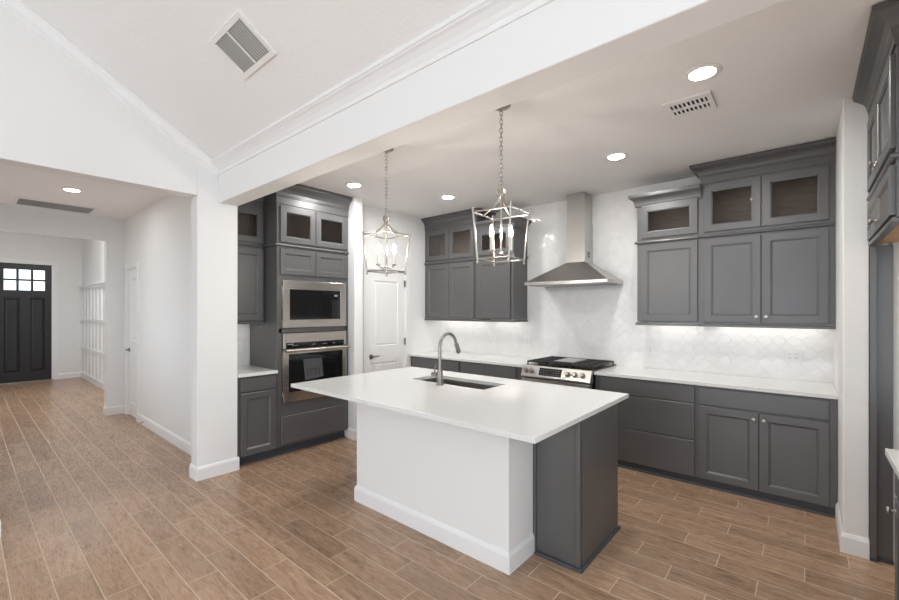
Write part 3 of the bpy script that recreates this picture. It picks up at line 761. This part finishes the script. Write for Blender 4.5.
sx0, sx1, sy0, sy1 = -2.735, -1.930, 2.670, 3.000
X0, X1, Y0, Y1 = -3.335, -1.010, 1.828, 3.250
def slab_hole(x0, x1, y0, y1, hx0, hx1, hy0, hy1, z0, z1):
    o = [(x0, y0), (x1, y0), (x1, y1), (x0, y1)]; i_ = [(hx0, hy0), (hx1, hy0), (hx1, hy1), (hx0, hy1)]
    vs = [(*p, z) for z in (z0, z1) for p in o + i_]; fs = []
    for q in range(4):
        r = (q + 1) % 4
        fs += [(q, 4 + q, 4 + r, r), (8 + q, 8 + r, 12 + r, 12 + q), (q, r, 8 + r, 8 + q), (4 + q, 12 + q, 12 + r, 4 + r)]
    return MB().add(vs, fs)
tag(slab_hole(X0, X1, Y0, Y1, sx0, sx1, sy0, sy1, 0.884, 0.914).build('countertop', 'quartz', None, 0.002), 'large white quartz island top with the sink cut into it', 'countertop')
s = MB(); t = 0.002; zb = 0.66
s.box(sx0 - 0.01, sx1 + 0.01, sy0 - 0.01, sy0 - 0.008, zb, 0.8835).box(sx0 - 0.01, sx1 + 0.01, sy1 + 0.008, sy1 + 0.01, zb, 0.8835)
s.box(sx0 - 0.01, sx0 - 0.008, sy0 - 0.008, sy1 + 0.008, zb, 0.8835).box(sx1 + 0.008, sx1 + 0.01, sy0 - 0.008, sy1 + 0.008, zb, 0.8835).box(sx0 - 0.01, sx1 + 0.01, sy0 - 0.01, sy1 + 0.01, zb - 0.002, zb)
S = tag(s.build('sink', 'steel_sink'), 'stainless undermount sink basin set in the white island top', 'sink')
MB().lathe([(0.055, zb + 0.0003), (0.055, zb + 0.003), (0.04, zb + 0.004), (0.0, zb + 0.002)], (-2.33, 2.85, 0), 24).build('drain', 'nickel', S)

F = thing('faucet', 'brushed nickel gooseneck faucet standing at the edge of the island sink', 'faucet', (-2.325, 2.600, 0.9142))
MB().lathe([(0.031, 0), (0.031, 0.004), (0.026, 0.010), (0.0255, 0.115), (0.022, 0.122), (0.0, 0.123)], (0, 0, 0), 24).build('base', 'pewter', F)
path = [(0, 0, 0.12), (0, 0, 0.20), (0, 0, 0.32)]; rr = 0.105
for i in range(1, 15):
    a = PI - i * (PI * 0.90) / 14; path.append((0, rr + rr * math.cos(a), 0.32 + rr * math.sin(a)))
d_ = Vector(path[-1]) - Vector(path[-2]); d_.normalize(); e_ = Vector(path[-1])
path.append(tuple(e_ + d_ * 0.02))
MB().tube(path, 0.0135, 14).build('neck', 'pewter', F)
MB().tube([e_ + d_ * 0.018, e_ + d_ * 0.022, e_ + d_ * 0.10, e_ + d_ * 0.112], [0.0145, 0.0185, 0.020, 0.0165], 16).build('spray_head', 'pewter', F)
hh = MB().lathe([(0.019, -0.024), (0.019, -0.082), (0.015, -0.087), (0, -0.088)], (0, 0, 0.085), 18, 'x')
hh.tube([(-0.062, 0, 0.10), (-0.055, 0.0, 0.135), (-0.040, 0.0, 0.175)], [0.007, 0.006, 0.005], 10)
hh.build('lever_handle', 'pewter', F)

# ------------------------------------------------------------------ lantern pendants
def pendant(loc, ang, label):
    P = thing('lantern_pendant', label, 'pendant light', loc, ang, 'lantern pendants over the island')
    top = ZC - loc[2]
    MB().lathe([(0.0, top), (0.062, top), (0.062, top - 0.010), (0.050, top - 0.020), (0.012, top - 0.026), (0.010, top - 0.045), (0, top - 0.046)][::-1], (0, 0, 0), 28).build('canopy', 'nickel', P)
    z_ring = 0.44
    ch = MB(); z = top - 0.036; k = 0
    while z > z_ring + 0.055:
        L, wd = 0.038, 0.009; pts = []
        for i in range(12):
            a = 2 * PI * i / 12; cx_, sz_ = math.cos(a) * wd, math.sin(a) * wd + (L / 2 - wd) * (1 if math.sin(a) >= 0 else -1)
            pts.append((cx_, 0, z - L / 2 + sz_) if k % 2 == 0 else (0, cx_, z - L / 2 + sz_))
        ch.tube(pts, 0.0026, 6, True); z -= L - 0.009; k += 1
    ch.build('chain', 'nickel', P)
    r = MB().lathe([(0.0, z_ring + 0.06), (0.008, z_ring + 0.058), (0.008, z_ring + 0.024), (0.026, z_ring + 0.020), (0.028, z_ring + 0.012), (0.028, z_ring - 0.016), (0.022, z_ring - 0.022), (0, z_ring - 0.024)][::-1], (0, 0, 0), 24)
    r.build('ring_cap', 'nickel', P)
    # frame: square, wider at the top; corners on the local axes' diagonals
    zt, zb = 0.305, 0.0; rt, rb = 0.192, 0.158; q = 0.0056
    fr = MB(); cn = [(math.cos(PI / 2 * i), math.sin(PI / 2 * i)) for i in range(4)]
    def bar(a, b, rad=q): fr.tube([a, b], rad, 10)
    for i in range(4):
        a, b = cn[i], cn[(i + 1) % 4]
        bar((a[0] * rt, a[1] * rt, zt), (b[0] * rt, b[1] * rt, zt)); bar((a[0] * rb, a[1] * rb, zb), (b[0] * rb, b[1] * rb, zb))
        bar((a[0] * rb, a[1] * rb, zb - 0.012), (a[0] * rt, a[1] * rt, zt + 0.012), q * 1.2)
        fr.lathe([(0, zt + 0.030), (0.007, zt + 0.026), (0.009, zt + 0.018), (0.006, zt + 0.010)][::-1], (a[0] * rt, a[1] * rt, 0), 10)
        fr.lathe([(0, zb - 0.030), (0.008, zb - 0.026), (0.009, zb - 0.018), (0.006, zb - 0.010)], (a[0] * rb, a[1] * rb, 0), 10)
    fr.build('lantern_frame', 'nickel', P)
    sp = MB()
    for i in range(4):
        a, b = cn[i], cn[(i + 1) % 4]; mx, my = (a[0] + b[0]) / 2 * rt, (a[1] + b[1]) / 2 * rt
        sp.tube([(mx, my, zt), (mx * 0.45, my * 0.45, zt + 0.045), (mx * 0.16, my * 0.16, zt + 0.085), (mx * 0.10, my * 0.10, z_ring - 0.015)], 0.0055, 8)
    sp.build('hanger_arm', 'nickel', P)
    MB().lathe([(0.0, 0.022), (0.012, 0.026), (0.018, 0.036), (0.012, 0.046), (0.0065, 0.050), (0.0065, z_ring - 0.02)], (0, 0, 0), 14).build('centre_stem', 'nickel', P)
    ar = MB()
    for a in ((1, 0), (-1, 0)):
        p = []
        for i in range(9):
            t_ = i / 8; p.append((a[0] * 0.066 * t_, 0, 0.040 - 0.018 * math.sin(PI * t_) + 0.012 * t_))
        ar.tube(p, 0.005, 8)
        ar.lathe([(0.004, 0.046), (0.017, 0.052), (0.019, 0.060), (0.013, 0.064)], (a[0] * 0.066, 0, 0), 16)
    ar.build('candle_arm', 'nickel', P)
    for a in (1, -1):
        c = MB().lathe([(0.0, 0.0605), (0.0105, 0.061), (0.0105, 0.150), (0.0, 0.152)], (a * 0.066, 0, 0), 14).build('candle_sleeve', 'candle', P)
        MB().lathe([(0.0, 0.1525), (0.009, 0.154), (0.0130, 0.170), (0.0130, 0.182), (0.0085, 0.204), (0.0035, 0.224), (0.0, 0.228)], (a * 0.066, 0, 0), 16).build('bulb', 'bulb', c)
    return P
pendant((-1.525, 2.31, 1.872), math.radians(51), 'nickel lantern pendant nearer the range hood, over the dark end of the island')
pendant((-2.665, 2.31, 1.862), math.radians(48), 'nickel lantern pendant hanging before the pantry door')

# ------------------------------------------------------------------ right side: fridge alcove
XR = 0.300
FC = thing('fridge_cabinet', 'deep grey cabinet over the empty fridge space at the right edge', 'cabinet', (XR + 0.006, 3.656, 0), -PI / 2)
wf = 3.656 - 2.700; df = 0.66
b_ = carcass(FC, wf, df, 1.955, 2.82, 2.225, [(0.05, wf - 0.05, 2.28, 2.66)])
MB().box(0.0, wf, 0.0, df, 1.948, 1.9545).build('underside_panel', 'ply', FC, label='bare wood underside')
m_ = 0.44
door(FC, 0.02, m_ - 0.003, 1.968, 2.192, 'panel', (m_ - 0.03, 2.02), 0.05); door(FC, m_ + 0.003, wf - 0.02, 1.968, 2.192, 'panel', (m_ + 0.03, 2.02), 0.05)
door(FC, 0.02, m_ - 0.003, 2.268, 2.690, 'glass', (m_ - 0.03, 2.33)); door(FC, m_ + 0.003, wf - 0.02, 2.268, 2.690, 'glass', (m_ + 0.03, 2.33))
MB().box(m_ - 0.012, m_ + 0.012, 0.0, 0.018, 2.28, 2.66).build('mullion', 'cab', FC)
MB().sweep([(0, 0), (wf, 0), (wf, 0.40)], crown_prof(0.165, 0.085, 0.045), 2.720).build('crown_moulding', 'cab', FC)
MB().sweep([(0, 0), (wf, 0), (wf, 0.40)], RAILP, 2.212).build('rail_moulding', 'cab', FC)
MB().sweep([(0, 0), (wf, 0)], [(-0.02, 0), (0.010, 0), (0.014, 0.004), (0.014, 0.018), (-0.02, 0.018)], 1.936).build('light_rail', 'cab', FC)
tp = MB().box(0.2985, 0.330, 3.645, 3.748, 0, 1.934).box(0.3301, 0.4015, 3.675, 3.748, 0, 1.934)
P = tag(tp.build('fridge_surround', 'cab', None, 0.002), 'tall dark grey side panel of the empty fridge space, beside the white wall end', 'panel')
MB().box(0.2985, 0.330, 3.633, 3.6445, 0, 0.02).box(0.3305, 0.4015, 3.661, 3.6745, 0, 0.02).build('shoe_moulding', 'shoe', P)

BC = thing('base_cabinet', 'grey base cabinet at the lower right corner of the picture', 'cabinet', (XR + 0.02, 2.722, 0), -PI / 2)
wb = 2.722 - 1.76
carcass(BC, wb, 0.675, 0.10, 0.884); toe(BC, wb, 0.675)
drawer(BC, 0.02, 0.47, 0.722, 0.868); drawer(BC, 0.478, wb - 0.02, 0.722, 0.868)
door(BC, 0.02, 0.47, 0.105, 0.706, 'panel', (0.05, 0.655)); door(BC, 0.478, wb - 0.02, 0.105, 0.706)
tag(MB().box(0.272, 0.998, 1.75, 2.727, 0.884, 0.914).build('countertop', 'quartz', None, 0.002), 'corner of a white quartz worktop at the right edge, below the fridge cabinet', 'countertop')

# ------------------------------------------------------------------ ceiling fixtures
def downlight(x, y, z, label, lit='light'):
    T = thing('recessed_light', label, 'ceiling light', (x, y, z), 0, 'recessed ceiling lights')
    MB().lathe([(0.064, -0.001), (0.067, -0.006), (0.092, -0.007), (0.098, -0.003), (0.098, -0.0003), (0.064, -0.0003)], (0, 0, 0), 40).build('trim_ring', 'plastic', T)
    MB().lathe([(0.0, -0.0030), (0.0635, -0.0030), (0.0635, -0.0006), (0.0, -0.0006)], (0, 0, 0), 40).build('diffuser', lit, T)
for x, y, l in ((-0.450, 2.745, 'lit recessed ceiling light right beside the square ceiling vent'), (-1.270, 3.745, 'lit recessed ceiling light between the range hood and the knobbed wall cabinets'),
                (-3.255, 3.785, 'lit recessed ceiling light in front of the corner wall cabinet'), (-3.715, 2.765, 'lit recessed ceiling light in front of the oven tower')):
    downlight(x, y, ZC, l)
downlight(-6.27, 0.815, ZC, 'lit recessed ceiling light in the hall, above the dark return grille', 'light_hall')

def vent_square():
    T = thing('ceiling_vent', 'square white louvred vent in the kitchen ceiling beside a recessed light', 'vent', (-0.583, 3.125, ZC), 0)
    a = 0.135
    MB().box(-a, a, -a, -a + 0.03, -0.012, -0.0005).box(-a, a, a - 0.03, a, -0.012, -0.0005).box(-a, -a + 0.03, -a + 0.03, a - 0.03, -0.012, -0.0005).box(a - 0.03, a, -a + 0.03, a - 0.03, -0.012, -0.0005).build('frame', 'plastic', T, 0.002)
    MB().box(-a + 0.03, a - 0.03, -a + 0.03, a - 0.03, -0.0025, -0.0006).build('backing', 'dark_slot', T)
    b = a - 0.03; m = MB().box(-b, b, -0.012, 0.012, -0.013, -0.004).box(-b, b, b - 0.025, b, -0.011, -0.004).box(-b, b, -b, -b + 0.02, -0.011, -0.004)
    m.build('divider', 'plastic', T)
    for k in range(8):
        x = -b + 0.012 + k * (2 * b - 0.01) / 8
        for y0_, y1_ in ((-b + 0.02, -0.012), (0.012, b - 0.025)):
            MB().hexa([(x, y0_, -0.005), (x + 0.004, y0_, -0.005), (x + 0.004, y1_, -0.005), (x, y1_, -0.005)], [(x + 0.012, y0_, -0.014), (x + 0.016, y0_, -0.014), (x + 0.016, y1_, -0.014), (x + 0.012, y1_, -0.014)]).build('louvre', 'plastic', T)
vent_square()

def grille(name, label, mat4, w, h, n, slatmat, fr=0.03, back='vent_dark', mid=False):
    T = thing(name, label, 'vent'); T.matrix_world = mat4
    a, b = w / 2, h / 2
    MB().box(-a, a, -b, -b + fr, -0.014, -0.0005).box(-a, a, b - fr, b, -0.014, -0.0005).box(-a, -a + fr, -b + fr, b - fr, -0.014, -0.0005).box(a - fr, a, -b + fr, b - fr, -0.014, -0.0005).build('frame', 'plastic', T, 0.002)
    MB().box(-a + fr, a - fr, -b + fr, b - fr, -0.002, -0.0006).build('backing', back, T)
    for k in range(n):
        x = -a + fr + (k + 0.5) * (w - 2 * fr) / n; p = (w - 2 * fr) / n * 0.5
        MB().hexa([(x - p * 0.7, -b + fr, -0.004), (x - p * 0.7 + 0.003, -b + fr, -0.004), (x - p * 0.7 + 0.003, b - fr, -0.004), (x - p * 0.7, b - fr, -0.004)],
                  [(x + p * 0.5, -b + fr, -0.013), (x + p * 0.5 + 0.003, -b + fr, -0.013), (x + p * 0.5 + 0.003, b - fr, -0.013), (x + p * 0.5, b - fr, -0.013)]).build('slat', slatmat, T)
    if mid: MB().box(-0.009, 0.009, -b + fr, b - fr, -0.0145, -0.0132).build('mid_bar', 'plastic', T)
    return T
# on the vault: local z = outward normal of the slope, slats run down the slope
yv = 1.128; nz = Vector((0, SL, 1)).normalized(); vx = Vector((1, 0, 0)); vy = nz.cross(vx)
mm = Matrix((vx, vy, nz)).transposed().to_4x4(); mm.translation = Vector((-2.632, yv, zs(yv)))
grille('vault_vent', 'rectangular white slatted vent high on the sloped ceiling', mm, 0.42, 0.265, 16, 'plastic', 0.03, 'vent_grey', mid=True)
mm = Matrix.Rotation(PI / 2, 4, 'Z'); mm.translation = Vector((-7.37, 0.81, ZC))
grille('return_grille', 'long dark-slatted return grille in the hall ceiling', mm, 0.76, 0.50, 26, 'key', 0.03)

# ------------------------------------------------------------------ wall outlets and small things
def outlet(loc, rz, label, gang=1):
    T = thing('wall_outlet', label, 'outlet', loc, rz, 'white wall outlets')
    w = 0.037 if gang == 1 else 0.060
    pl = MB().box(-w, w, -0.006, -0.0003, -0.058, 0.058).build('cover_plate', 'plastic', T, 0.002)
    n = [0] if gang == 1 else [-0.024, 0.024]
    for x in n:
        MB().box(x - 0.016, x + 0.016, -0.008, -0.0062, -0.033, 0.033).build('socket_face', 'trim', T, 0.001)
        sl = MB()
        for z in (-0.016, 0.016):
            for q in (-0.006, 0.006): sl.box(x + q - 0.001, x + q + 0.001, -0.0085, -0.0081, z - 0.004, z + 0.005)
        sl.build('socket_slot', 'dark_slot', T)
    return T
outlet((-1.283, 4.842, 1.12), 0, 'white outlet on the tiled wall just right of the range')
outlet((-0.090, 4.842, 1.128), 0, 'white double outlet on the tiled wall below the knobbed wall cabinet', 2)
outlet((-2.79, 4.842, 1.132), 0, 'white outlet on the tiled wall just left of the range')
outlet((-4.832, 2.030, 1.125), PI / 2, 'white outlet in the tiled niche between the pier and the oven tower')
tag(MB().tube([(-6.70, 1.586, 0.055), (-6.70, 1.565, 0.05), (-6.69, 1.53, 0.03), (-6.66, 1.50, 0.006)], [0.006, 0.006, 0.005, 0.005], 8).build('cable_stub', 'cord'), 'short loose cable end sticking out of the hall baseboard by the white door', 'cable')
